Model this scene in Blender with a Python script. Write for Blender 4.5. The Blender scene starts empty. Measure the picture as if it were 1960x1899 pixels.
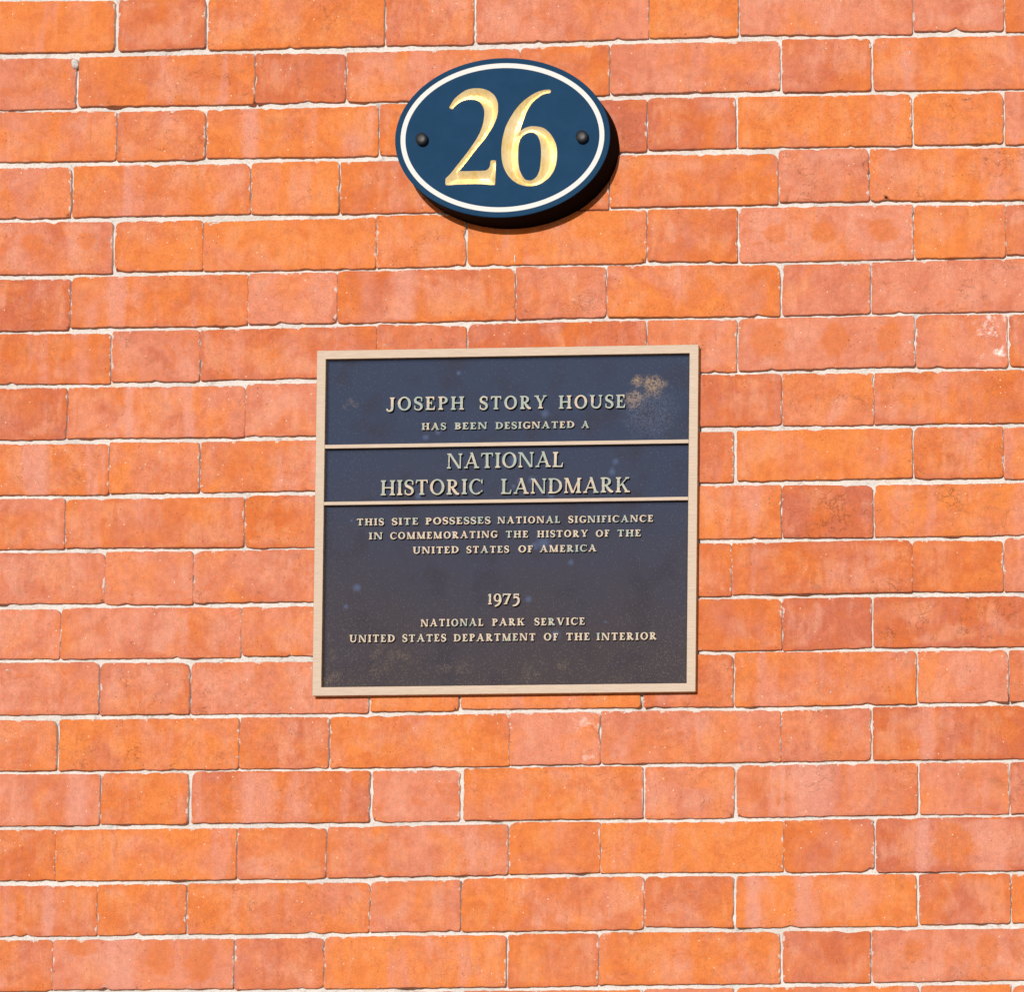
import bpy, math, random
import numpy as np
from mathutils import Vector, noise as mnoise
from mathutils.geometry import delaunay_2d_cdt

S = bpy.context.scene
COL = S.collection
MM = 0.001
HZ = 2.60                      # height of the picture's middle above the pavement (m)

# ------------------------------------------------------------------ camera
cam_data = bpy.data.cameras.new("camera")
cam = bpy.data.objects.new("camera", cam_data)
COL.objects.link(cam)
cam_data.sensor_fit = 'HORIZONTAL'
cam_data.sensor_width = 36.0
cam_data.lens = 36.0 * 6000.0 / 1960.0
cam_data.shift_x = -0.8709464
cam_data.shift_y = 0.7709614
cam_data.clip_start = 0.1
cam_data.clip_end = 500.0
cam.location = (1.219041, -3.585414, HZ - 1.075624)
_p, _y, _r = 0.0400231838, 0.0481724274, -0.0021995378
cam.rotation_mode = 'QUATERNION'
from mathutils import Quaternion
cam.rotation_quaternion = (Quaternion((0, 0, 1), _y) @ Quaternion((1, 0, 0), math.pi / 2 + _p) @ Quaternion((0, 0, 1), -_r * -1.0))
S.camera = cam

# ------------------------------------------------------------------ daylight
LIGHT_DIR = Vector((0.031, 1.0, -0.190)).normalized()
to_sun = -LIGHT_DIR
sun_el = math.asin(to_sun.z)
sun_az = math.atan2(to_sun.x, to_sun.y)
world = bpy.data.worlds.new("World")
S.world = world
world.use_nodes = True
wn = world.node_tree
bg = wn.nodes["Background"]
sky = wn.nodes.new("ShaderNodeTexSky")
sky.sky_type = 'NISHITA'
sky.sun_disc = False
sky.sun_elevation = sun_el
sky.sun_rotation = sun_az % (2 * math.pi)
wn.links.new(sky.outputs[0], bg.inputs[0])
bg.inputs[1].default_value = 0.06
sun_data = bpy.data.lights.new("sun", 'SUN')
sun_data.energy = 4.0
sun_data.angle = math.radians(0.8)
sun_data.color = (1.0, 0.972, 0.945)
sun = bpy.data.objects.new("sun", sun_data)
COL.objects.link(sun)
sun.location = (-1, -6, HZ + 3)
sun.rotation_mode = 'QUATERNION'
sun.rotation_quaternion = LIGHT_DIR.to_track_quat('-Z', 'Y')
S.view_settings.view_transform = 'Standard'
S.view_settings.look = 'None'
S.view_settings.gamma = 1.0
S.view_settings.use_curve_mapping = False
S.view_settings.exposure = 0.23

rng = random.Random(26)

# ------------------------------------------------------------------ node helpers
class NT:
    def __init__(s, name):
        s.m = bpy.data.materials.new(name)
        s.m.use_nodes = True
        s.t = s.m.node_tree
        s.b = s.t.nodes["Principled BSDF"]
    def n(s, typ, **kw):
        nd = s.t.nodes.new(typ)
        for k, v in kw.items():
            setattr(nd, k, v)
        return nd
    def put(s, sock, v):
        if isinstance(v, bpy.types.NodeSocket):
            s.t.links.new(v, sock)
        elif v is not None:
            if sock.type == 'RGBA' and len(v) == 3:
                v = (*v, 1.0)
            sock.default_value = v
    def math(s, op, a, b=None, c=None, clamp=False):
        nd = s.n("ShaderNodeMath", operation=op, use_clamp=clamp)
        for i, v in enumerate((a, b, c)):
            if v is not None:
                s.put(nd.inputs[i], v)
        return nd.outputs[0]
    def vm(s, op, a, b=None, scale=None):
        nd = s.n("ShaderNodeVectorMath", operation=op)
        s.put(nd.inputs[0], a)
        if b is not None:
            s.put(nd.inputs[1], b)
        if scale is not None:
            nd.inputs["Scale"].default_value = scale
        return nd.outputs["Value"] if op in ('LENGTH', 'DISTANCE') else nd.outputs[0]
    def noise(s, vec, scale, detail=2.0, rough=0.5, dist=0.0):
        nd = s.n("ShaderNodeTexNoise")
        s.put(nd.inputs["Vector"], vec)
        nd.inputs["Scale"].default_value = scale
        nd.inputs["Detail"].default_value = detail
        nd.inputs["Roughness"].default_value = rough
        nd.inputs["Distortion"].default_value = dist
        return nd.outputs[0]
    def voro(s, vec, scale, feature='F1', rand=1.0):
        nd = s.n("ShaderNodeTexVoronoi", feature=feature)
        s.put(nd.inputs["Vector"], vec)
        nd.inputs["Scale"].default_value = scale
        nd.inputs["Randomness"].default_value = rand
        return nd
    def ramp(s, v, lo, hi, a=0.0, b=1.0):
        nd = s.n("ShaderNodeMapRange", interpolation_type='SMOOTHSTEP', clamp=True)
        s.put(nd.inputs[0], v)
        for i, q in enumerate((lo, hi, a, b)):
            s.put(nd.inputs[1 + i], q)
        return nd.outputs[0]
    def mix(s, f, a, b, mode='MIX'):
        nd = s.n("ShaderNodeMix", data_type='RGBA', blend_type=mode)
        s.put(nd.inputs[0], f)
        s.put(nd.inputs[6], a)
        s.put(nd.inputs[7], b)
        return nd.outputs[2]
    def bump(s, h, dist, strength=1.0, normal=None):
        nd = s.n("ShaderNodeBump")
        s.put(nd.inputs["Height"], h)
        nd.inputs["Distance"].default_value = dist
        nd.inputs["Strength"].default_value = strength
        if normal is not None:
            s.put(nd.inputs["Normal"], normal)
        return nd.outputs[0]
    def set(s, **kw):
        for k, v in kw.items():
            s.put(s.b.inputs[k.replace("_", " ")], v)

def mat_brick(marks=False):
    m = NT("marked_brick" if marks else "brick")
    oi = m.n("ShaderNodeObjectInfo")
    sep = m.n("ShaderNodeSeparateColor")
    m.put(sep.inputs[0], oi.outputs["Color"])
    hue0, dark0, streak0, eff0 = sep.outputs[0], sep.outputs[1], sep.outputs[2], oi.outputs["Alpha"]
    pos = m.n("ShaderNodeTexCoord").outputs["Object"]
    off = m.n("ShaderNodeCombineXYZ")
    r = oi.outputs["Random"]
    m.put(off.inputs[0], m.math('MULTIPLY', r, 17.3))
    m.put(off.inputs[1], m.math('MULTIPLY', r, 41.7))
    m.put(off.inputs[2], m.math('MULTIPLY', r, 9.1))
    P = m.vm('ADD', pos, off.outputs[0])
    edge = m.n("ShaderNodeAttribute", attribute_name="edge").outputs["Fac"]
    # broad patches of more orange and more salmon clay
    n1 = m.noise(P, 17.0, 3.0, 0.5, 0.6)
    hue = m.math('ADD', hue0, m.math('MULTIPLY', m.math('SUBTRACT', n1, 0.5), 3.0))
    # upright pale bands where bricks were stacked against each other in the kiln
    Pv = m.vm('MULTIPLY', P, (1.0, 1.0, 0.13))
    band = m.noise(Pv, 33.0, 2.0, 0.5, 0.25)
    bandm = m.math('MULTIPLY', m.ramp(band, 0.55, 0.66), streak0)
    hue = m.math('ADD', hue, m.math('MULTIPLY', bandm, 0.75))
    fine_band = m.noise(m.vm('MULTIPLY', P, (1.0, 1.0, 0.12)), 120.0, 3.0, 0.6, 0.2)
    hue = m.math('ADD', hue, m.math('MULTIPLY', m.math('SUBTRACT', fine_band, 0.5), 0.7), clamp=True)
    c_or = (0.53, 0.160, 0.041)
    c_sa = (0.485, 0.172, 0.102)
    col = m.mix(hue, c_or, c_sa)
    # darker, redder burn
    n2 = m.noise(P, 26.0, 5.0, 0.6, 0.9)
    dk = m.math('ADD', dark0, m.math('MULTIPLY', m.math('SUBTRACT', n2, 0.5), 2.4))
    dk = m.math('MULTIPLY', dk, 1.0)
    dk = m.math('SUBTRACT', dk, m.math('MULTIPLY', bandm, 0.5), clamp=True)
    col = m.mix(dk, col, m.mix(hue, (0.43, 0.103, 0.026), (0.375, 0.100, 0.053)))
    # sharp-edged darker blotches (damp, old paint wash)
    n5 = m.noise(m.vm('ADD', P, (3.1, 0.0, 5.7)), 38.0, 4.0, 0.55, 1.0)
    bl = m.math('MULTIPLY', m.ramp(n5, 0.58, 0.64), 0.42)
    col = m.mix(bl, col, (0.44, 0.108, 0.028))
    # chalky lighter skin away from the arrises, with fine run marks in it
    ch = m.noise(m.vm('ADD', P, (9.0, 3.0, 6.0)), 19.0, 4.0, 0.55, 0.8)
    runs = m.noise(m.vm('MULTIPLY', m.vm('ADD', P, (1.7, 0.0, 3.0)), (1.0, 1.0, 0.22)), 85.0, 4.0, 0.65, 0.5)
    skin = m.ramp(m.math('ADD', edge, m.math('MULTIPLY', ch, 6.0)), 5.0, 12.0)
    chk = m.math('MULTIPLY', m.ramp(m.math('ADD', m.math('MULTIPLY', ch, 0.6), m.math('MULTIPLY', runs, 0.4)), 0.46, 0.62), skin)
    col = m.mix(m.math('MULTIPLY', chk, 0.50), col, m.mix(hue, (0.545, 0.225, 0.105), (0.525, 0.245, 0.175)))
    rn = m.math('MULTIPLY', m.ramp(runs, 0.56, 0.66), m.ramp(streak0, 0.3, 1.0, 0.10, 0.40))
    col = m.mix(rn, col, (0.40, 0.105, 0.040))
    if marks:
        W = m.n("ShaderNodeNewGeometry").outputs["Position"]
        ws = m.n("ShaderNodeSeparateXYZ")
        m.put(ws.inputs[0], W)
        wob = m.math('MULTIPLY', m.math('SUBTRACT', m.noise(W, 42.0, 6.0, 0.7, 0.6), 0.5), 0.030)
        tot = None
        for (x, z, w) in PALE_BANDS:
            d = m.math('ADD', m.math('ABSOLUTE', m.math('SUBTRACT', ws.outputs[0], x * MM)), m.math('MULTIPLY', wob, 0.6))
            k = m.math('MULTIPLY', m.ramp(d, w * 0.45 * MM, (w * 1.2 + 2.5) * MM, 1.0, 0.0),
                       m.math('LESS_THAN', m.math('ABSOLUTE', m.math('SUBTRACT', ws.outputs[2], HZ + z * MM)), 0.031))
            tot = k if tot is None else m.math('MAXIMUM', tot, k)
        col = m.mix(m.math('MULTIPLY', tot, 0.55), col, (0.50, 0.225, 0.175))
        tot = None
        for (x, z, rx, rz) in BURNT_SPOTS:
            v = m.n("ShaderNodeCombineXYZ")
            m.put(v.inputs[0], m.math('MULTIPLY', m.math('SUBTRACT', ws.outputs[0], x * MM), 1000.0 / rx))
            m.put(v.inputs[1], m.math('MULTIPLY', m.math('SUBTRACT', ws.outputs[2], HZ + z * MM), 1000.0 / rz))
            k = m.ramp(m.math('ADD', m.vm('LENGTH', v.outputs[0]), m.math('MULTIPLY', wob, 62.0)), 0.72, 1.12, 1.0, 0.0)
            tot = k if tot is None else m.math('MAXIMUM', tot, k)
        col = m.mix(m.math('MULTIPLY', tot, 0.62), col, (0.46, 0.122, 0.030))
    # grey-brown smudges
    n6 = m.noise(m.vm('ADD', P, (7.7, 2.0, 1.3)), 30.0, 6.0, 0.65, 0.5)
    col = m.mix(m.math('MULTIPLY', m.ramp(n6, 0.60, 0.78), 0.45), col, (0.23, 0.095, 0.06))
    # mottled skin and sandy grain
    n3 = m.noise(P, 150.0, 6.0, 0.7)
    g = m.ramp(n3, 0.25, 0.75, 0.89, 1.09)
    n4 = m.noise(P, 750.0, 3.0, 0.7)
    g = m.math('MULTIPLY', g, m.ramp(n4, 0.25, 0.75, 0.84, 1.16))
    gg = m.n("ShaderNodeCombineXYZ")
    for i in range(3):
        m.put(gg.inputs[i], g)
    col = m.mix(1.0, col, gg.outputs[0], 'MULTIPLY')
    # hairline folds and cracks
    def crack(o, sc, w, lo, hi, k):
        Q = m.vm('ADD', P, o)
        c = m.noise(Q, sc, 5.0, 0.62, 1.4)
        line = m.ramp(m.math('ABSOLUTE', m.math('SUBTRACT', c, 0.5)), 0.0, w, 1.0, 0.0)
        return m.math('MULTIPLY', m.math('MULTIPLY', line, m.ramp(m.noise(Q, 21.0, 3.0, 0.6), lo, hi)), k)
    ck = m.math('MAXIMUM', crack((11.0, 4.0, 2.0), 30.0, 0.010, 0.54, 0.68, 0.80),
                crack((1.0, 14.0, 8.0), 62.0, 0.018, 0.57, 0.70, 0.65))
    dirt = m.n("ShaderNodeAttribute", attribute_type='OBJECT', attribute_name="soot").outputs["Fac"]
    ck = m.math('MULTIPLY', ck, dirt, clamp=True)
    col = m.mix(ck, col, (0.11, 0.045, 0.028))
    sm2 = m.noise(m.vm('MULTIPLY', m.vm('ADD', P, (6.0, 1.0, 8.0)), (1.0, 1.0, 2.6)), 42.0, 7.0, 0.75, 0.8)
    col = m.mix(m.math('MULTIPLY', m.ramp(sm2, 0.56, 0.70), m.math('MULTIPLY', dirt, 0.30)), col, (0.15, 0.075, 0.055))
    # pits
    pv = m.voro(P, 210.0)
    pit = m.math('MULTIPLY', m.ramp(pv.outputs["Distance"], 0.10, 0.22, 1.0, 0.0),
                 m.ramp(m.noise(P, 60.0, 2.0), 0.56, 0.66))
    col = m.mix(m.math('MULTIPLY', pit, 0.55), col, (0.15, 0.05, 0.03))
    # lime specks
    sv = m.voro(m.vm('ADD', P, (5.0, 5.0, 5.0)), 170.0)
    sc_ = m.n("ShaderNodeSeparateColor")
    m.put(sc_.inputs[0], sv.outputs["Color"])
    spk = m.math('MULTIPLY', m.ramp(sv.outputs["Distance"], 0.07, 0.17, 1.0, 0.0), m.ramp(sc_.outputs[0], 0.90, 0.93))
    col = m.mix(m.math('MULTIPLY', spk, 0.6), col, (0.70, 0.62, 0.52))
    # white bloom of salts, only on the bricks that have it
    en = m.noise(m.vm('ADD', P, (2.0, 9.0, 4.0)), 55.0, 7.0, 0.75, 0.4)
    sp = m.n("ShaderNodeSeparateXYZ")
    m.put(sp.inputs[0], pos)
    eb = m.ramp(sp.outputs[0], 0.005, 0.045)
    ef = m.math('MULTIPLY', m.math('MULTIPLY', m.ramp(en, 0.50, 0.66), eb), eff0)
    col = m.mix(ef, col, (0.72, 0.62, 0.60))
    # lime mortar smeared a millimetre or two over the arrises
    smn = m.noise(m.vm('MULTIPLY', P, (1.0, 1.0, 1.0)), 95.0, 5.0, 0.7)
    reach = m.ramp(smn, 0.48, 0.75, 0.0, 4.2)
    sm = m.math('MULTIPLY', m.ramp(m.math('SUBTRACT', reach, edge), 0.0, 0.5), m.ramp(sp.outputs[2], -0.029, -0.022, 0.15, 1.0))
    col = m.mix(m.math('MULTIPLY', sm, 0.75), col, (0.52, 0.47, 0.44))
    m.set(Base_Color=col, Roughness=0.88)
    m.b.inputs["Specular IOR Level"].default_value = 0.25
    h = m.math('MULTIPLY', m.noise(P, 45.0, 5.0, 0.6, 0.5), 1.0)
    b1 = m.bump(h, 0.0016, 0.55)
    h2 = m.math('SUBTRACT', m.math('ADD', m.math('MULTIPLY', n3, 0.6), m.math('MULTIPLY', n4, 0.35)), m.math('ADD', ck, pit))
    b2 = m.bump(h2, 0.0005, 0.8, b1)
    m.set(Normal=b2)
    return m.m

def mat_mortar():
    m = NT("lime_mortar")
    P = m.n("ShaderNodeTexCoord").outputs["Object"]
    n1 = m.noise(P, 14.0, 5.0, 0.6)
    n2 = m.noise(P, 420.0, 4.0, 0.7)
    n3 = m.noise(P, 70.0, 6.0, 0.7)
    col = m.mix(m.ramp(n1, 0.35, 0.7), (0.56, 0.53, 0.51), (0.47, 0.45, 0.435))
    col = m.mix(m.ramp(n2, 0.46, 0.70, 0.0, 0.6), col, (0.29, 0.265, 0.24))
    col = m.mix(m.ramp(n3, 0.56, 0.72, 0.0, 0.7), col, (0.27, 0.235, 0.215))
    col = m.mix(m.ramp(m.noise(m.vm('ADD', P, (4.0, 0.0, 2.0)), 28.0, 4.0, 0.6), 0.60, 0.72, 0.0, 0.4), col, (0.50, 0.36, 0.20))
    m.set(Base_Color=col, Roughness=0.95)
    m.b.inputs["Specular IOR Level"].default_value = 0.15
    b1 = m.bump(m.noise(P, 150.0, 4.0, 0.6), 0.0022, 0.8)
    m.set(Normal=m.bump(n2, 0.0007, 0.9, b1))
    return m.m

def spot_mask(m, pos, x, z, r, soft, nz=None, amp=0.0):
    d = m.vm('DISTANCE', m.vm('MULTIPLY', pos, (1.0, 0.0, 1.0)), (x * MM, 0.0, z * MM))
    if nz is not None:
        d = m.math('ADD', d, m.math('MULTIPLY', m.math('SUBTRACT', nz, 0.5), amp * MM))
    return m.ramp(d, (r - soft) * MM, (r + soft) * MM, 1.0, 0.0)

def mat_field():
    m = NT("dark_bronze_patina_reflection")
    P = m.n("ShaderNodeTexCoord").outputs["Object"]
    sp = m.n("ShaderNodeSeparateXYZ")
    m.put(sp.inputs[0], P)
    X, Z = sp.outputs[0], sp.outputs[2]
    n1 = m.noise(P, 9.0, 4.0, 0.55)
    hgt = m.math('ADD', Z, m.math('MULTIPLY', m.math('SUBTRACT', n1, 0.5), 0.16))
    col = m.mix(m.ramp(hgt, -0.22, 0.14), (0.040, 0.032, 0.037), (0.024, 0.034, 0.066))  # bluish top, brown foot: sky and ground reflection painted into the colour
    col = m.mix(m.ramp(m.noise(P, 22.0, 3.0), 0.48, 0.70, 0.0, 0.5), col, (0.024, 0.022, 0.032))
    # worn high grains showing bright metal
    sv = m.voro(P, 620.0)
    sc = m.n("ShaderNodeSeparateColor")
    m.put(sc.inputs[0], sv.outputs["Color"])
    low = m.ramp(m.math('ADD', Z, m.math('MULTIPLY', n1, 0.10)), -0.19, 0.02, 1.0, 0.0)
    side = m.ramp(m.math('ABSOLUTE', X), 0.13, 0.215)
    dens = m.math('ADD', m.math('ADD', m.math('MULTIPLY', low, 0.30), m.math('MULTIPLY', side, 0.20)), 0.12)
    thr = m.math('SUBTRACT', 1.0, dens)
    pk = m.math('GREATER_THAN', sc.outputs[0], thr)
    dot = m.math('MULTIPLY', m.ramp(sv.outputs["Distance"], 0.18, 0.38, 1.0, 0.0), pk)
    col = m.mix(m.math('MULTIPLY', dot, 0.62), col, m.mix(low, (0.085, 0.09, 0.12), (0.19, 0.14, 0.095)))
    # tan bloom, upper right, with bluish salts below it
    nz = m.noise(P, 70.0, 6.0, 0.75)
    gr = m.noise(P, 700.0, 3.0, 0.7)
    tan = m.math('MAXIMUM', spot_mask(m, P, 171, 158, 10, 7, nz, 40), spot_mask(m, P, 154, 165, 5, 5, nz, 30))
    tan = m.math('MAXIMUM', tan, m.math('MULTIPLY', spot_mask(m, P, 150, 143, 9, 5, nz, 40), 0.8))
    tan = m.math('MULTIPLY', tan, m.ramp(gr, 0.40, 0.55))
    col = m.mix(m.math('MULTIPLY', tan, 0.85), col, (0.27, 0.19, 0.12))
    hz = m.math('MULTIPLY', m.math('MULTIPLY', spot_mask(m, P, 168, 128, 28, 14, nz, 60), m.ramp(gr, 0.42, 0.62)), 0.40)
    col = m.mix(hz, col, (0.10, 0.12, 0.18))
    for (x, z, r) in ((-152, -152, 5), (-134, -155, 5), (-121, -158, 5), (-150, -172, 6), (-206, -156, 4), (-209, -186, 5),
                      (-200, -180, 4), (-72, -171, 5), (-50, -170, 5), (32, -179, 7), (70, -172, 5), (-190, 146, 3), (-184, 144, 2.5), (-198, 140, 2.5)):
        k = m.math('MULTIPLY', spot_mask(m, P, x, z, r, r * 1.1, m.noise(P, 130.0, 4.0, 0.7), r * 9.0), m.ramp(gr, 0.46, 0.58))
        col = m.mix(m.math('MULTIPLY', k, 0.25), col, (0.24, 0.18, 0.12))
    # pale blue drips of verdigris
    for (x, z, r) in ((-178, -76, 3.6), (-98, 102, 3.2), (128, 70, 3.2), (124, 58, 3.4), (96, 150, 1.6), (43, 128, 4.2), (28, 50, 3.2), (15, 48, 3.0),
                      (60, -134, 4.2), (-106, 32, 3.0), (8, 72, 5.0), (44, -25, 6.5), (32, -29, 3.5), (-104, -31, 3.0), (-66, -14, 4.0), (26, -92, 3),
                      (-84, 108, 2.6), (-60, 178, 2.0), (-30, 150, 1.8), (76, -49, 2.6), (118, -120, 1.6), (-191, -98, 2.2), (-186, 4, 1.3), (7, 42, 2.0), (52, 30, 3)):
        k = spot_mask(m, P, x, z, r, r * 0.9, nz, r * 2.2)
        col = m.mix(m.math('MULTIPLY', k, 0.5), col, (0.07, 0.105, 0.20))
    m.set(Base_Color=col, Roughness=0.8)
    m.b.inputs["Specular IOR Level"].default_value = 0.18
    b = m.bump(m.noise(P, 650.0, 2.0, 0.6), 0.0004, 0.8)
    m.set(Normal=m.bump(m.noise(P, 40.0, 3.0), 0.0006, 0.4, b))
    return m.m

def mat_bronze(name, verdigris):
    m = NT(name)
    P = m.n("ShaderNodeNewGeometry").outputs["Position"]
    cA, cB = ((0.35, 0.28, 0.205), (0.45, 0.365, 0.275)) if verdigris else ((0.36, 0.28, 0.21), (0.43, 0.34, 0.26))
    br = m.noise(m.vm('MULTIPLY', P, (0.06, 1.0, 1.0)), 900.0, 3.0, 0.6)
    col = m.mix(m.ramp(br, 0.3, 0.7), cA, cB)
    st = m.noise(P, 120.0, 5.0, 0.7)
    col = m.mix(m.ramp(st, 0.66, 0.80, 0.0, 0.6), col, (0.28, 0.20, 0.14))
    if verdigris:
        v = m.noise(P, 34.0, 3.0, 0.6)
        v2 = m.noise(m.vm('MULTIPLY', P, (0.5, 1.0, 2.2)), 160.0, 2.0)
        hi = m.n("ShaderNodeSeparateXYZ")
        m.put(hi.inputs[0], P)
        up = m.ramp(hi.outputs[2], HZ - 0.06, HZ + 0.05, 0.0, 0.10)
        k = m.ramp(m.math('ADD', m.math('ADD', m.math('MULTIPLY', v, 0.75), m.math('MULTIPLY', v2, 0.3)), up), 0.52, 0.64, 0.0, 0.75)
        col = m.mix(k, col, (0.165, 0.245, 0.225))
    m.set(Base_Color=col, Roughness=0.6, Metallic=0.0)
    m.set(Normal=m.bump(br, 0.0002, 0.5))
    return m.m

def mat_simple(name, col, rough, spec=0.5, nscale=0.0, namp=0.0, col2=None):
    m = NT(name)
    P = m.n("ShaderNodeTexCoord").outputs["Object"]
    c = col
    if col2:
        c = m.mix(m.ramp(m.noise(P, nscale, 5.0, 0.7), 0.35, 0.7), col, col2)
    m.set(Base_Color=c, Roughness=rough)
    m.b.inputs["Specular IOR Level"].default_value = spec
    if namp:
        m.set(Normal=m.bump(m.noise(P, nscale, 3.0, 0.6), namp, 0.6))
    return m.m

def mat_gold():
    m = NT("gold_leaf")
    P = m.n("ShaderNodeTexCoord").outputs["Object"]
    n = m.noise(m.vm('MULTIPLY', P, (1.0, 1.0, 0.35)), 260.0, 4.0, 0.65)
    n2 = m.noise(P, 40.0, 3.0, 0.6)
    col = m.mix(m.ramp(n, 0.35, 0.75), (0.88, 0.70, 0.36), (0.76, 0.50, 0.12))
    col = m.mix(m.ramp(n2, 0.35, 0.7, 0.0, 0.6), col, (0.92, 0.80, 0.56))
    m.set(Base_Color=col, Metallic=0.55, Roughness=0.40)
    m.set(Normal=m.bump(n, 0.0003, 0.7))
    return m.m

# marks that single bricks show in the photograph, in mm on the wall: (x, z, half width) and (x, z, rx, rz)
PALE_BANDS = [(-318.8, 439.8, 9.9), (-465.7, 373.9, 6.2), (-477.1, 239.1, 11.2), (-133.0, 243.6, 14.9), (-388.1, 106.0, 6.2), (-460.6, 107.3, 5.0), (-571.4, 41.7, 13.6), (-301.8, -354.9, 23.6), (-516.9, -352.4, 13.6), (-550.0, -485.1, 6.2), (-461.8, -550.7, 18.6), (488.5, -419.2, 7.4), (568.0, -420.0, 22.3), (323.2, -353.0, 3.1), (357.6, -353.5, 29.8), (492.9, -287.8, 8.7), (349.7, -481.8, 12.4), (288.3, -481.2, 7.4)]
BURNT_SPOTS = [(-580.8, 313.4, 13.6, 11.2), (-516.8, 313.9, 12.4, 9.9), (308.2, 307.7, 17.4, 13.6), (368.9, 307.6, 17.4, 13.6), (438.1, 308.1, 18.6, 14.9), (302.8, 179.2, 22.3, 23.6), (382.5, 179.0, 17.4, 21.1), (446.7, 179.0, 16.1, 18.6), (-509.2, -528.7, 21.7, 9.9), (-411.9, -540.1, 18.6, 21.1), (-364.9, -545.5, 17.4, 26.0), (478.6, -540.4, 17.4, 15.5), (562.9, -541.2, 14.9, 19.8), (522.8, -418.3, 26.0, 27.3)]
M_BRICK = mat_brick()
M_BRICK2 = mat_brick(True)
M_MORTAR = mat_mortar()
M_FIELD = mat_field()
M_FRAME = mat_bronze("brushed_bronze", False)
M_LETTER = mat_bronze("letter_bronze", True)
M_SIDE = mat_simple("brown_bronze_side", (0.42, 0.26, 0.14), 0.6, 0.4, 300.0, 0.0006, (0.20, 0.12, 0.07))
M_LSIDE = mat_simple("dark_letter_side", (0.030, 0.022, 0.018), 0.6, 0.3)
M_BLUE = mat_simple("blue_sign_paint", (0.0062, 0.0325, 0.077), 0.7, 0.07, 30.0, 0.0, (0.0080, 0.038, 0.086))
M_BSIDE = mat_simple("black_sign_side", (0.003, 0.0018, 0.0018), 0.7, 0.03, 500.0, 0.0001)
M_WHITE = mat_simple("white_sign_paint", (0.54, 0.54, 0.53), 0.8, 0.2)
M_CAP = mat_simple("black_cap_paint", (0.010, 0.011, 0.014), 0.5, 0.4)
M_GOLD = mat_gold()
M_PAVE = mat_simple("pavement_concrete", (0.30, 0.28, 0.25), 0.9, 0.3, 6.0, 0.0, (0.24, 0.225, 0.20))

# ------------------------------------------------------------------ object helpers
def mesh_obj(name, verts, faces, mats, parent=None, loc=None, matidx=None, smooth=False, edge=None):
    me = bpy.data.meshes.new(name)
    me.from_pydata([tuple(v) for v in verts], [], faces)
    for mt in mats:
        me.materials.append(mt)
    if matidx is not None:
        me.polygons.foreach_set("material_index", matidx)
    if smooth:
        me.polygons.foreach_set("use_smooth", [True] * len(me.polygons))
    if edge is not None:
        a = me.attributes.new("edge", 'FLOAT', 'POINT')
        a.data.foreach_set("value", edge)
    me.update()
    o = bpy.data.objects.new(name, me)
    COL.objects.link(o)
    if parent is not None:
        o.parent = parent
    if loc is not None:
        o.location = loc
    return o

def thing(name, label, cat, loc, roty=0.0):
    o = bpy.data.objects.new(name, None)
    o.empty_display_size = 0.05
    COL.objects.link(o)
    o.location = loc
    o.rotation_euler = (0, roty, 0)
    o['label'] = label
    o['category'] = cat
    return o

# ------------------------------------------------------------------ the setting
pv = mesh_obj("pavement", [(-20, -20, 0), (20, -20, 0), (20, 0.02, 0), (-20, 0.02, 0)], [(0, 1, 2, 3)], [M_PAVE])
pv['kind'] = 'structure'

wall = thing("brick_wall", "sunlit orange red brick wall with pale lime mortar behind the plaque and the oval sign", "wall", (0, 0, HZ))

# mortar: one sheet set back behind the brick faces, uneven like trowelled lime
def mortar_sheet():
    fx = np.concatenate([np.arange(-2200, -700, 60), np.arange(-700, 660, 4.0), np.arange(660, 2201, 60)])
    fz = np.concatenate([np.arange(-HZ * 1000, -640, 60), np.arange(-640, 640, 3.0), np.arange(640, 1500, 60)])
    X, Z = np.meshgrid(fx, fz)
    Y = np.empty_like(X)
    for i in range(X.shape[0]):
        for j in range(X.shape[1]):
            x, z = X[i, j], Z[i, j]
            v = mnoise.noise((x * 0.045, 3.1, z * 0.045)) * 1.2 + mnoise.noise((x * 0.16, 8.0, z * 0.16)) * 1.5
            y = 4.3 + v
            q = mnoise.noise((x * 0.03 + 40, 1.0, z * 0.03))
            if q > 0.52:
                y += (q - 0.52) * 22
            Y[i, j] = y
    V = np.stack([X, Y, Z], -1).reshape(-1, 3) * MM
    nx, nz = len(fx), len(fz)
    a = np.arange(nx * nz).reshape(nz, nx)
    F = np.stack([a[:-1, :-1], a[:-1, 1:], a[1:, 1:], a[1:, :-1]], -1).reshape(-1, 4)
    o = mesh_obj("mortar", V, F.tolist(), [M_MORTAR], wall, smooth=True)
    return o
mortar_sheet()

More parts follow.
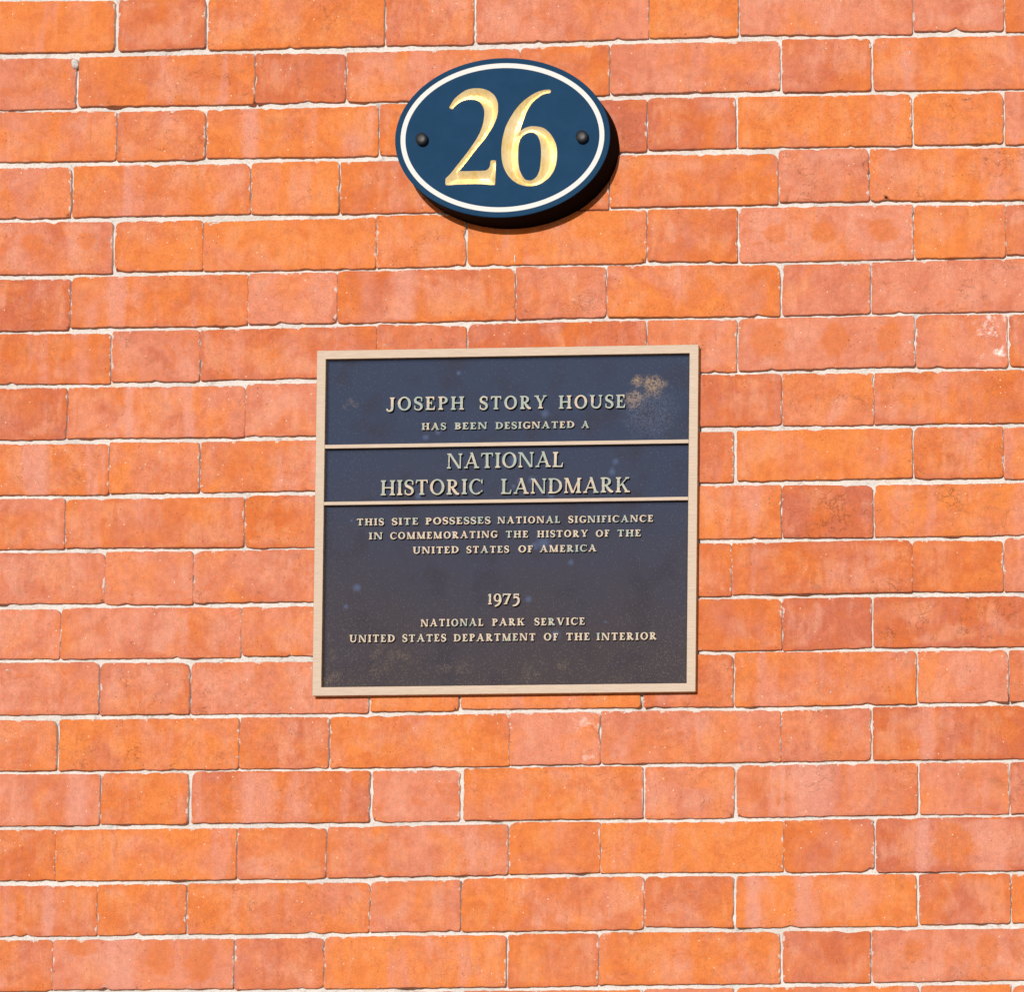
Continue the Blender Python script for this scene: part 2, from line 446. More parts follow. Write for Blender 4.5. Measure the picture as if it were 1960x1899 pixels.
# bricks: row, then corners (top left, top right, bottom right, bottom left) in mm on the wall, then clay tone (orange bounce light painted into two under the plaque)
BRICKS = """
0,-699.2,607.1,-485.5,603.8,-486.0,543.8,-699.8,545.4,O
0,-479.5,604.9,-375.4,604.3,-375.7,545.0,-479.9,543.7,r
0,-370.9,603.6,-159.4,603.5,-159.4,543.1,-371.2,542.4,o
0,-156.7,604.0,-52.1,602.7,-52.1,541.8,-156.8,543.0,r
0,-48.0,603.3,157.3,603.9,157.6,543.9,-48.0,542.9,P
0,159.0,605.1,264.2,605.0,264.5,544.3,159.2,544.3,O
0,266.7,606.2,470.7,601.8,471.3,541.5,267.0,545.5,P
0,472.8,604.9,578.8,602.9,579.4,543.1,473.3,545.1,p
0,580.9,602.3,789.1,599.6,790.0,539.3,581.5,541.8,r
1,-640.1,537.8,-531.7,534.8,-532.3,476.2,-640.7,475.4,p
1,-527.0,535.9,-315.1,536.3,-315.4,475.7,-527.5,477.7,o
1,-313.2,536.3,-205.5,532.8,-205.7,476.1,-313.5,477.3,d
1,-203.0,534.3,3.8,535.0,3.8,475.3,-203.1,475.8,p
1,5.9,535.0,110.8,536.7,111.0,477.2,6.0,475.8,r
1,113.5,536.6,314.2,536.5,314.5,478.5,113.7,477.5,p
1,317.4,537.9,422.1,536.5,422.6,475.4,317.8,475.6,r
1,425.8,536.9,634.4,535.9,635.1,472.7,426.3,475.3,o
2,-693.1,472.6,-481.7,470.0,-482.1,411.3,-693.8,413.5,o
2,-479.1,468.6,-374.0,469.4,-374.3,410.4,-479.6,410.5,o
2,-370.9,469.3,-165.5,469.1,-165.6,409.8,-371.3,412.1,o
2,-162.7,471.2,-59.2,470.4,-59.2,410.3,-162.8,410.8,r
2,-56.1,470.4,156.2,469.9,156.4,408.2,-56.1,410.2,d
2,158.3,471.6,261.9,470.3,262.3,410.3,158.6,410.3,d
2,265.7,470.3,470.8,468.8,471.3,408.5,266.0,410.7,O
2,473.7,468.8,578.6,468.6,579.2,408.8,474.3,409.3,o
2,581.6,469.6,789.2,467.3,790.1,406.6,582.3,407.6,p
3,-643.0,403.6,-535.3,403.5,-535.8,343.4,-643.6,344.5,P
3,-532.0,405.0,-318.6,403.2,-318.9,343.9,-532.5,344.5,o
3,-316.8,404.3,-211.8,404.2,-212.0,341.7,-317.1,343.2,O
3,-209.0,403.0,-0.4,402.7,-0.3,340.9,-209.1,341.6,r
3,2.7,403.3,111.3,403.4,111.5,340.4,2.8,340.8,r
3,113.5,403.7,312.4,401.5,312.7,342.3,113.7,342.5,o
3,314.4,405.9,420.3,405.4,420.8,343.7,314.8,344.8,p
3,422.1,404.6,631.0,401.4,631.7,340.9,422.6,343.6,o
4,-694.7,339.2,-484.5,337.0,-484.9,275.9,-695.3,276.8,p
4,-480.0,336.3,-375.1,336.3,-375.4,277.8,-480.5,276.9,o
4,-373.3,334.0,-166.7,335.3,-166.8,275.0,-373.6,276.3,O
4,-165.2,337.4,-59.3,337.1,-59.3,276.2,-165.3,276.1,o
4,-56.1,337.7,156.5,337.3,156.7,275.1,-56.1,276.7,O
4,158.7,338.3,264.7,337.2,265.0,274.5,158.9,277.2,r
4,267.6,337.6,472.8,337.2,473.3,274.2,268.0,273.5,P
4,474.9,336.0,581.7,334.9,582.3,273.7,475.4,274.1,o
4,583.1,334.4,789.3,333.6,790.2,274.9,583.8,276.3,r
5,-642.7,270.3,-534.8,268.5,-535.3,208.4,-643.3,209.1,d
5,-532.6,270.7,-319.8,270.4,-320.0,210.2,-533.1,211.0,o
5,-318.5,271.0,-212.5,270.1,-212.6,211.0,-318.7,211.3,P
5,-211.4,271.5,0.7,271.0,0.8,210.6,-211.5,210.2,r
5,2.5,272.3,108.6,271.1,108.8,211.4,2.5,211.2,p
5,111.3,271.6,315.7,268.7,316.1,208.9,111.5,211.3,o
5,319.6,268.6,422.4,268.7,422.9,209.7,320.0,209.5,p
5,424.9,269.7,633.8,270.6,634.5,209.2,425.4,210.0,P
6,-696.9,205.1,-485.2,202.6,-485.6,143.4,-697.5,146.3,r
6,-481.9,205.3,-377.1,204.6,-377.4,143.9,-482.3,145.6,p
6,-375.5,204.5,-164.4,205.0,-164.5,145.6,-375.8,145.4,r
6,-163.3,207.4,-57.2,203.5,-57.2,146.8,-163.4,146.2,r
6,-53.9,205.3,157.0,206.2,157.2,146.6,-53.9,147.3,d
6,159.7,206.2,264.8,204.8,265.2,143.5,159.9,144.7,p
6,268.0,205.5,475.4,205.2,476.0,146.5,268.3,144.5,P
6,477.6,205.8,584.2,204.8,584.9,143.0,478.2,144.4,P
6,587.3,204.3,791.8,203.3,792.7,142.3,588.0,143.6,r
7,-643.1,139.1,-536.4,138.5,-536.9,77.6,-643.7,78.3,d
7,-534.6,138.4,-321.2,136.6,-321.4,76.1,-535.1,78.6,p
7,-320.3,138.9,-213.4,137.8,-213.6,76.7,-320.5,77.1,p
7,-210.9,138.4,-2.3,138.3,-2.2,77.4,-211.1,77.9,r
7,0.2,138.3,106.6,138.2,106.8,78.0,0.3,78.0,r
7,109.7,140.0,318.7,139.3,319.0,79.4,109.9,79.5,d
7,320.3,139.6,427.3,138.3,427.8,77.7,320.7,78.9,o
7,428.9,138.3,637.8,138.7,638.5,77.3,429.4,78.1,r
8,-697.8,73.4,-485.0,69.9,-485.4,10.4,-698.4,12.9,o
8,-483.4,71.9,-375.9,70.4,-376.2,10.9,-483.9,11.7,o
8,-373.1,70.4,-165.1,70.3,-165.2,11.8,-373.4,10.9,o
8,-162.6,70.9,-57.7,70.3,-57.7,12.5,-162.7,12.4,o
8,-54.6,70.9,156.1,72.2,156.4,12.7,-54.6,13.1,o
8,158.6,72.7,262.0,71.6,262.3,12.8,158.8,13.0,r
8,267.1,72.3,472.8,72.0,473.4,14.5,267.5,13.4,O
8,475.4,73.0,579.6,72.2,580.3,13.0,475.9,13.0,r
8,581.6,71.2,789.5,71.0,790.3,11.4,582.2,10.8,o
9,-644.7,6.7,-537.5,5.5,-538.0,-53.5,-645.4,-53.0,p
9,-535.2,4.3,-321.2,3.6,-321.5,-55.2,-535.8,-52.5,r
9,-319.7,5.5,-211.9,4.5,-212.0,-56.4,-319.9,-56.3,r
9,-209.4,5.1,-1.0,5.4,-1.0,-56.0,-209.5,-55.8,r
9,1.4,6.0,107.7,6.1,107.8,-55.2,1.5,-54.8,r
9,110.8,7.9,318.6,7.6,319.0,-54.0,110.9,-53.7,o
9,320.7,7.5,426.8,4.7,427.3,-55.3,321.1,-54.0,d
9,429.5,5.7,638.1,5.0,638.8,-55.2,430.0,-54.7,o
10,-700.6,-57.1,-487.9,-60.2,-488.4,-119.1,-701.3,-117.7,p
10,-486.4,-58.7,-381.2,-59.7,-381.5,-122.2,-486.8,-120.9,P
10,-379.7,-60.4,-170.5,-59.5,-170.6,-120.9,-380.0,-120.7,p
10,-168.0,-58.9,-61.4,-59.4,-61.4,-120.1,-168.1,-119.7,r
10,-58.9,-58.8,153.4,-58.4,153.7,-121.4,-58.9,-120.1,r
10,155.9,-58.4,260.0,-60.7,260.4,-121.7,156.1,-121.7,r
10,261.6,-60.6,474.0,-59.7,474.5,-120.6,262.0,-120.4,r
10,474.7,-60.7,580.1,-62.4,580.8,-121.5,475.2,-120.0,r
10,582.6,-59.6,789.6,-60.4,790.4,-122.3,583.2,-122.0,p
11,-647.6,-125.5,-540.5,-126.7,-541.0,-184.8,-648.3,-183.5,P
11,-538.7,-125.4,-323.5,-127.6,-323.7,-186.2,-539.2,-185.0,p
11,-321.7,-127.6,-215.4,-127.7,-215.5,-185.3,-322.0,-184.7,o
11,-212.9,-127.1,-3.5,-126.5,-3.5,-184.6,-213.0,-184.8,r
11,-1.1,-125.9,105.0,-125.6,105.2,-184.9,-1.0,-184.6,r
11,107.5,-124.4,320.2,-126.9,320.6,-186.6,107.7,-184.6,r
11,321.9,-126.3,425.7,-126.7,426.2,-184.4,322.3,-187.7,d
11,428.9,-126.7,637.2,-128.5,637.9,-186.2,429.4,-184.9,d
12,-704.7,-188.7,-492.8,-190.8,-493.3,-251.0,-705.3,-250.9,p
12,-490.0,-191.7,-383.8,-192.9,-384.1,-252.5,-490.4,-252.6,p
12,-381.1,-192.3,-169.1,-194.0,-169.2,-254.0,-381.5,-252.5,P
12,-165.9,-193.5,-62.3,-193.7,-62.3,-253.4,-166.0,-252.5,O
12,-58.7,-192.5,153.6,-191.7,153.8,-251.9,-58.7,-250.8,O
12,158.3,-191.8,263.0,-192.0,263.4,-252.3,158.6,-251.5,r
12,265.8,-189.5,478.6,-191.0,479.2,-251.9,266.2,-252.7,o
12,481.3,-191.0,586.4,-191.6,587.0,-251.1,481.9,-250.2,P
12,588.5,-191.6,794.5,-192.1,795.4,-250.7,589.1,-250.7,r
13,-650.5,-257.7,-542.4,-259.1,-542.9,-317.7,-651.1,-316.9,p
13,-538.5,-258.5,-323.8,-259.3,-324.0,-318.6,-539.0,-318.2,o
13,-322.2,-258.2,-216.6,-259.6,-216.7,-318.9,-322.5,-318.2,r
13,-213.3,-259.6,-1.3,-257.9,-1.2,-318.9,-213.5,-318.9,o
13,0.2,-257.5,106.5,-257.6,106.6,-317.9,0.2,-318.3,P
13,108.6,-256.7,319.5,-258.4,319.9,-317.5,108.7,-317.9,p
13,321.2,-258.4,425.8,-257.2,426.3,-317.5,321.6,-317.9,p
13,428.9,-256.2,638.7,-256.6,639.4,-317.7,429.4,-317.3,d
14,-703.7,-321.2,-490.2,-323.3,-490.7,-383.4,-704.4,-382.0,p
14,-487.6,-322.3,-383.8,-322.9,-384.1,-383.0,-488.0,-382.3,o
14,-378.3,-321.9,-166.6,-323.8,-166.7,-383.3,-378.6,-382.1,r
14,-162.7,-323.4,-59.7,-324.2,-59.7,-382.8,-162.8,-383.2,P
14,-53.9,-322.1,157.8,-321.9,158.1,-382.5,-53.9,-382.5,o
14,161.0,-323.0,265.4,-323.8,265.7,-383.3,161.2,-383.2,P
14,268.9,-322.6,480.9,-322.6,481.4,-381.5,269.2,-382.9,p
14,484.1,-321.9,587.9,-322.9,588.5,-382.7,484.6,-381.5,P
14,590.4,-322.9,797.0,-322.7,797.9,-381.8,591.1,-382.1,p
15,-650.9,-388.1,-542.0,-389.3,-542.5,-447.8,-651.5,-447.7,r
15,-540.9,-389.3,-324.9,-389.6,-325.2,-449.4,-541.4,-448.8,O
15,-323.1,-389.2,-217.9,-389.7,-218.1,-449.6,-323.4,-449.0,p
15,-215.7,-389.7,-1.8,-388.5,-1.7,-447.0,-215.9,-448.4,p
15,0.4,-386.3,107.5,-386.9,107.7,-446.0,0.4,-446.3,o
15,108.7,-388.4,323.4,-388.7,323.8,-447.1,108.8,-446.0,O
15,325.2,-388.3,430.1,-386.9,430.6,-447.2,325.6,-448.3,r
15,433.3,-386.9,642.7,-386.1,643.4,-448.3,433.9,-449.0,d
16,-704.0,-454.1,-491.5,-456.0,-492.0,-514.1,-704.6,-513.3,r
16,-489.8,-454.8,-384.6,-455.3,-384.9,-513.1,-490.2,-513.6,o
16,-382.0,-454.4,-165.5,-455.6,-165.7,-513.7,-382.3,-513.1,o
16,-164.0,-454.3,-57.5,-453.9,-57.5,-513.0,-164.1,-512.6,p
16,-55.4,-452.2,159.4,-451.8,159.7,-513.0,-55.4,-513.6,o
16,161.4,-451.9,265.3,-452.5,265.7,-511.8,161.6,-509.7,r
16,269.5,-452.6,480.3,-452.0,480.9,-512.2,269.8,-511.9,o
16,484.0,-452.1,589.7,-452.7,590.3,-510.0,484.5,-510.7,r
16,592.1,-453.8,798.3,-453.5,799.2,-509.4,592.7,-509.6,O
17,-651.2,-518.7,-543.2,-520.2,-543.8,-579.2,-651.8,-579.3,r
17,-542.2,-519.8,-326.9,-520.1,-327.2,-578.2,-542.7,-577.5,P
17,-324.8,-520.1,-219.6,-520.1,-219.8,-578.1,-325.0,-579.4,p
17,-217.6,-519.0,-2.7,-518.9,-2.7,-578.8,-217.8,-579.2,O
17,0.5,-517.9,106.0,-517.8,106.2,-578.4,0.6,-579.6,r
17,108.0,-517.2,320.3,-518.4,320.7,-577.9,108.2,-577.7,o
17,324.6,-517.6,426.7,-518.6,427.2,-577.7,325.0,-576.5,r
17,429.5,-517.7,640.5,-517.0,641.2,-575.9,430.0,-577.4,P
18,-705.5,-584.4,-492.0,-585.6,-492.4,-645.3,-706.2,-644.3,p
18,-489.5,-585.6,-384.4,-585.9,-384.8,-645.6,-489.9,-645.4,r
18,-381.9,-585.3,-165.9,-586.0,-166.0,-645.4,-382.3,-645.0,o
18,-163.4,-585.4,-57.4,-585.1,-57.4,-645.1,-163.5,-644.8,r
18,-54.9,-584.5,159.3,-584.5,159.5,-643.7,-54.9,-643.9,o
18,161.7,-583.9,265.6,-583.6,265.9,-642.7,162.0,-643.1,p
18,269.9,-583.0,482.9,-583.0,483.5,-642.0,270.2,-642.2,o
18,486.6,-582.5,590.8,-582.2,591.4,-641.1,487.1,-641.4,o
18,593.2,-583.4,798.4,-583.4,799.2,-642.1,593.9,-642.3,r
"""
TONE = {'O': (0.02, 0.12), 'o': (0.26, 0.28), 'r': (0.42, 0.62), 'd': (0.60, 0.90), 'p': (0.78, 0.36), 'P': (0.88, 0.12)}

def brick_shape(c, seed, step=5.0):
    """Outline rings of one brick with worn arrises; c = 4 corners (x,z) in mm relative to its centre."""
    rg = random.Random(seed)
    c = [np.array(q, float) for q in c]
    rad = []
    for k in range(4):
        rad.append(rg.choice((2.0, 2.5, 3.0, 4.0, 5.0, 7.0, 9.0)) if k < 2 else rg.choice((1.2, 1.6, 2.2, 3.0, 4.5)))
    pts, nrm = [], []
    for k in range(4):
        p0, p1, p2 = c[k - 1], c[k], c[(k + 1) % 4]
        u = (p0 - p1) / np.linalg.norm(p0 - p1)
        v = (p2 - p1) / np.linalg.norm(p2 - p1)
        r = rad[k]
        for t in (0.0, 0.25, 0.5, 0.75, 1.0):
            q = p1 + u * r * (1 - t) ** 2 + v * r * t ** 2
            n = -(u * t + v * (1 - t))
            pts.append(q); nrm.append(n / np.linalg.norm(n))
        r2 = rad[(k + 1) % 4]
        L = np.linalg.norm(p2 - p1)
        m = max(2, int((L - r - r2) / step))
        nn = -u if abs(u @ v) < 0.2 else None
        perp = np.array((v[1], -v[0]))
        if perp @ (-u) < 0:
            perp = -perp
        for i in range(1, m):
            s = r + (L - r - r2) * i / m
            pts.append(p1 + v * s); nrm.append(perp)
    P = np.array(pts); N = np.array(nrm)
    # ragged arris: fine wobble and a few chips
    chips = [(rg.randrange(len(P)), rg.uniform(3, 9), rg.uniform(0.8, 2.6)) for _ in range(rg.choice((1, 2, 3, 4)))]
    ofs = np.zeros(len(P))
    for i, q in enumerate(P):
        ofs[i] = mnoise.noise((q[0] * 0.09 + seed * 3.7, seed * 1.3, q[1] * 0.09)) * 0.75 \
            + mnoise.noise((q[0] * 0.33 + seed, seed * 2.3, q[1] * 0.33)) * 0.70 + 0.60
    for (ci, w, dpt) in chips:
        d = np.linalg.norm(P - P[ci], axis=1)
        ofs -= dpt * np.exp(-(d / w * 1.5) ** 2) * (0.7 + 0.6 * np.array([abs(mnoise.noise((a * 0.5, seed, b * 0.5))) for a, b in P]))
    return P, N, ofs

def brick_mesh(c, seed, step=5.0):
    P, N, ofs = brick_shape(c, seed, step)
    rg = random.Random(seed + 999)
    tx, tz, y0 = rg.uniform(-0.005, 0.005), rg.uniform(-0.010, 0.010), rg.uniform(-0.55, 0.55)
    n = len(P)
    cx = np.array([q[0] for q in c]); cz = np.array([q[1] for q in c])
    x0, x1, z0, z1 = cx.min(), cx.max(), cz.min(), cz.max()
    V, E, F = [], [], []
    # (inset, y, share of wobble, edge value)
    for (ins, y, k, e) in ((-0.4, 22.0, 0.6, -1.0), (-0.1, 5.0, 0.9, -1.0), (0.0, 0.9, 1.0, -0.2), (0.45, 0.25, 1.0, 0.5), (1.3, 0.0, 0.8, 1.5), (4.5, 0.0, 0.25, 4.5), (11.0, 0.0, 0.0, 11.0)):
        for i in range(n):
            q = P[i] + N[i] * (ofs[i] * k - min(ins, 1.3))
            if ins > 1.3:
                q = np.array((min(max(q[0], x0 + ins), x1 - ins), min(max(q[1], z0 + ins), z1 - ins)))
            yy = y
            if y < 5:
                yy = y + y0 + tx * q[0] + tz * q[1]
            V.append((q[0] * MM, yy * MM, q[1] * MM)); E.append(e)
    R = 7
    for r in range(R - 1):
        for i in range(n):
            j = (i + 1) % n
            a, b, c2, d = r * n + i, r * n + j, (r + 1) * n + j, (r + 1) * n + i
            F.append((a, b, c2, d))
    F.append(tuple(range((R - 1) * n, R * n)))
    return V, F, E

# bricks with clear dark folds and smudges in their faces: (row, x in mm)
SOOTY = ((3, 370), (10, 367), (9, 374), (16, -278), (1, -410), (12, -436), (13, -430), (10, -274), (12, -275), (2, -416),
         (13, 371), (14, 210), (9, 538), (11, 535), (6, -420), (3, 537), (2, 530), (5, 537), (7, 50))
bi = 0
ROWX = {}
for line in BRICKS.strip().split("\n"):
    f = line.split(",")
    row = int(f[0]); v = [float(q) for q in f[1:9]]; tone = f[9]
    cs = [(v[0], v[1]), (v[2], v[3]), (v[4], v[5]), (v[6], v[7])]
    ROWX.setdefault(row, []).append((min(v[0], v[6]), max(v[2], v[4])))
    ctr = (sum(q[0] for q in cs) / 4, sum(q[1] for q in cs) / 4)
    rel = [(q[0] - ctr[0], q[1] - ctr[1]) for q in cs]
    V, F, E = brick_mesh(rel, bi * 7 + 3)
    xa, xb, za, zb_ = min(q[0] for q in cs), max(q[0] for q in cs), min(q[1] for q in cs), max(q[1] for q in cs)
    marked = any(xa < q[0] < xb and za < q[1] < zb_ for q in PALE_BANDS + BURNT_SPOTS)
    o = mesh_obj("brick", V, F, [M_BRICK2 if marked else M_BRICK], wall, (ctr[0] * MM, 0, ctr[1] * MM), smooth=True, edge=E)
    o.data.polygons[len(F) - 1].use_smooth = False
    h, d = TONE[tone]
    long_ = abs(v[2] - v[0]) > 150
    st = rng.uniform(0.5, 1.0) if long_ else rng.uniform(0.0, 0.35)
    eff = 0.0
    if (row, round(ctr[0])) and row == 6 and 460 < ctr[0] < 620:
        eff = 1.0
    if row == 13 and 0 < ctr[0] < 100:
        eff = 0.45
    o["soot"] = rng.choice((0.0, 0.15, 0.3, 0.45, 0.6))
    if any(row == a and abs(ctr[0] - b) < 60 for a, b in SOOTY):
        o["soot"] = 0.95
    o.color = (max(0, h + rng.uniform(-0.10, 0.10)), max(0, d + rng.uniform(-0.12, 0.12)), st, eff)
    bi += 1

# the rest of the wall, past the edges of the photograph: one part
def far_bricks():
    V, F, E = [], [], []
    rg = random.Random(5)
    for row in range(-12, 50):
        zt = 601.05 - 66.0 * row + (5.5 if row < 0 else 0.0)
        zb = zt - 59.9
        if zb < -HZ * 1000:
            break
        spans = ROWX.get(row)
        lo = min(s[0] for s in spans) if spans else 0.0
        hi = max(s[1] for s in spans) if spans else 0.0
        # alternate stretchers and headers, both ways out from what is built brick by brick
        base = -374.8 if row % 2 == 0 else -374.8 - 160.5 + 3.4
        for k in range(-6, 9):
            for (x, w) in ((base + k * 321.0, 213.4 - 5), (base + k * 321.0 + 213.4, 107.6 - 5)):
                x2 = x + w
                if spans and x2 > lo - 2 and x < hi + 2:
                    if x < lo - 20:
                        x2 = lo - 4
                    elif x2 > hi + 20:
                        x = hi + 4
                    else:
                        continue
                if x2 < -2190 or x > 2190 or x2 - x < 15:
                    continue
                b = len(V); y = rg.uniform(-0.5, 0.5)
                for (i, yy) in ((0.0, 22.0), (0.0, 1.2 + y), (1.2, y)):
                    for (px, pz) in ((x + i, zt - i), (x2 - i, zt - i), (x2 - i, zb + i), (x + i, zb + i)):
                        V.append((px * MM, yy * MM, pz * MM)); E.append(10.0)
                for r in (0, 4):
                    for i in range(4):
                        j = (i + 1) % 4
                        F.append((b + r + i, b + r + j, b + r + 4 + j, b + r + 4 + i))
                F.append((b + 8, b + 9, b + 10, b + 11))
    o = mesh_obj("outer_bricks", V, F, [M_BRICK], wall, edge=E)
    o['soot'] = 0.3
    o.color = (0.45, 0.4, 0.6, 0.0)
    o['kind'] = 'stuff'
far_bricks()

# blob of old lime stuck beneath a bed joint, upper left
def blob(name, x, z, y, rx, rz, ry, mat, seed):
    V, F = [], []
    nu, nv = 18, 9
    for j in range(nv + 1):
        ph = math.pi * 0.5 * j / nv
        for i in range(nu):
            th = 2 * math.pi * i / nu
            k = 1 + 0.22 * mnoise.noise((math.cos(th) * 1.5 + seed, math.sin(th) * 1.5, ph * 1.4))
            V.append((rx * k * math.cos(th) * math.cos(ph) * MM, -ry * k * math.sin(ph) * MM, rz * k * math.sin(th) * math.cos(ph) * MM))
    for j in range(nv):
        for i in range(nu):
            F.append((j * nu + i, j * nu + (i + 1) % nu, (j + 1) * nu + (i + 1) % nu, (j + 1) * nu + i))
    F.append(tuple(range(nv * nu, nv * nu + nu)))
    return mesh_obj(name, V, F, [mat], wall, (x * MM, y * MM, z * MM), smooth=True)
blob("mortar_lump", -531.7, 528.2, 0.5, 5.2, 6.2, 5.0, M_MORTAR, 3)
# flecks and crusts of lime left on the brick faces
for k, (x, z, rx, rz) in enumerate([(-453.1, 507.7, 1.8, 0.8), (-159.8, 181.1, 0.9, 0.9), (-153.6, 182.8, 1.9, 0.5), (-149.2, 181.5, 1.6, 0.5), (-146.7, 183.3, 0.5, 1.1), (470.8, 174.2, 1.3, 2.4), (-359.7, 332.7, 4.5, 1.0), (-364.7, 330.9, 2.2, 1.2), (468.7, 518.9, 1, 2), (-506.0, 487.5, 0.8, 0.8), (-575.1, 279.3, 0.8, 0.8), (-289.5, 314.9, 0.7, 0.7), (-442.1, -176.0, 1, 0.8), (379.1, -237.2, 1.4, 1.2), (426.0, -16.5, 1, 0.8), (-22.4, -389.0, 1.2, 1.2), (456.4, -199.6, 0.9, 1.4), (-603.0, -198.0, 2, 1), (-202.2, -488.6, 0.3, 2.0), (-400.2, -483.5, 0.4, 1.8), (343.5, -466.5, 0.4, 4.5), (421.7, 528.1, 1.2, 2.6), (470.5, 527.6, 0.9, 0.9), (0.5, 283.4, 0.8, 4.5), (191.1, 201.2, 0.5, 3)]):
    blob("lime_fleck", x, z, 0.4, rx, rz, 0.9, M_MORTAR, 10 + k * 3)

# ------------------------------------------------------------------ flat shapes
def cdt(polys, extra=None):
    """Union of simple polygons -> verts, triangles (as index tuples)."""
    vs, fs = [], []
    for p in polys:
        b = len(vs)
        area = sum(p[i][0] * p[(i + 1) % len(p)][1] - p[(i + 1) % len(p)][0] * p[i][1] for i in range(len(p)))
        q = p if area > 0 else p[::-1]
        vs += [Vector((a, c)) for a, c in q]
        fs.append(list(range(b, b + len(q))))
    if extra:
        vs += [Vector((a, c)) for a, c in extra]
    r = delaunay_2d_cdt(vs, [], fs, 0, 1e-5)
    ov, of, orig = r[0], r[2], r[5]
    return [tuple(v) for v in ov], [tuple(f) for f, o in zip(of, orig) if len(o) > 0], orig

def boundary(tris):
    ed = {}
    for f in tris:
        for i in range(len(f)):
            a, b = f[i], f[(i + 1) % len(f)]
            if (b, a) in ed:
                del ed[(b, a)]
            else:
                ed[(a, b)] = 1
    return list(ed)

def prism(polys, y_front, y_back, bev=0.0):
    """Extrude the union towards the viewer (-Y). Units are kept."""
    v2, tr, _ = cdt(polys)
    used = sorted({i for f in tr for i in f})
    rm = {a: b for b, a in enumerate(used)}
    v2 = [v2[i] for i in used]
    tr = [tuple(rm[i] for i in f) for f in tr]
    n = len(v2)
    V = [(x, y_front, z) for x, z in v2] + [(x, y_back, z) for x, z in v2]
    F = [tuple(f) for f in tr]           # (x,z) counter-clockwise seen from -Y
    mi = [0] * len(F)
    for a, b in boundary(tr):
        F.append((b, a, a + n, b + n)); mi.append(1)
    return V, F, mi

# ------------------------------------------------------------------ the lettering, drawn stroke by stroke (cap height 1)
def rect(x0, y0, x1, y1):
    return [(x0, y0), (x1, y0), (x1, y1), (x0, y1)]

def stroke(pts, ws):
    """Ribbon along a smooth spine, as small quads."""
    P = catmull(pts, False, 4)
    W = np.interp(np.linspace(0, 1, len(P)), np.linspace(0, 1, len(ws)), ws)
    L, R = [], []
    for i in range(len(P)):
        a = P[max(i - 1, 0)]; b = P[min(i + 1, len(P) - 1)]
        d = np.array((b[0] - a[0], b[1] - a[1])); d /= (np.linalg.norm(d) + 1e-9)
        nr = np.array((-d[1], d[0])) * W[i] / 2
        L.append(P[i] + nr); R.append(P[i] - nr)
    return [[tuple(L[i]), tuple(L[i + 1]), tuple(R[i + 1]), tuple(R[i])] for i in range(len(P) - 1)]

def catmull(pts, closed, k):
    p = [np.array(q, float) for q in pts]
    n = len(p); out = []
    for i in range(n if closed else n - 1):
        if closed:
            a, b, c, d = p[i - 1], p[i], p[(i + 1) % n], p[(i + 2) % n]
        else:
            a, b, c, d = p[max(i - 1, 0)], p[i], p[i + 1], p[min(i + 2, n - 1)]
        for t in [j / k for j in range(k)]:
            out.append(0.5 * ((2 * b) + (c - a) * t + (2 * a - 5 * b + 4 * c - d) * t * t + (3 * b - a - 3 * c + d) * t ** 3))
    if not closed:
        out.append(p[-1])
    return out

def arc(cx, cy, rx, ry, wx, wy, a0, a1, n=18):
    """Part of a ring whose wall is wx thick at the sides and wy at top and bottom."""
    q = []
    for i in range(n):
        t0 = math.radians(a0 + (a1 - a0) * i / n); t1 = math.radians(a0 + (a1 - a0) * (i + 1) / n)
        o = lambda t: (cx + rx * math.cos(t), cy + ry * math.sin(t))
        k = lambda t: (cx + (rx - wx) * math.cos(t), cy + (ry - wy) * math.sin(t))
        q.append([o(t0), o(t1), k(t1), k(t0)])
    return q

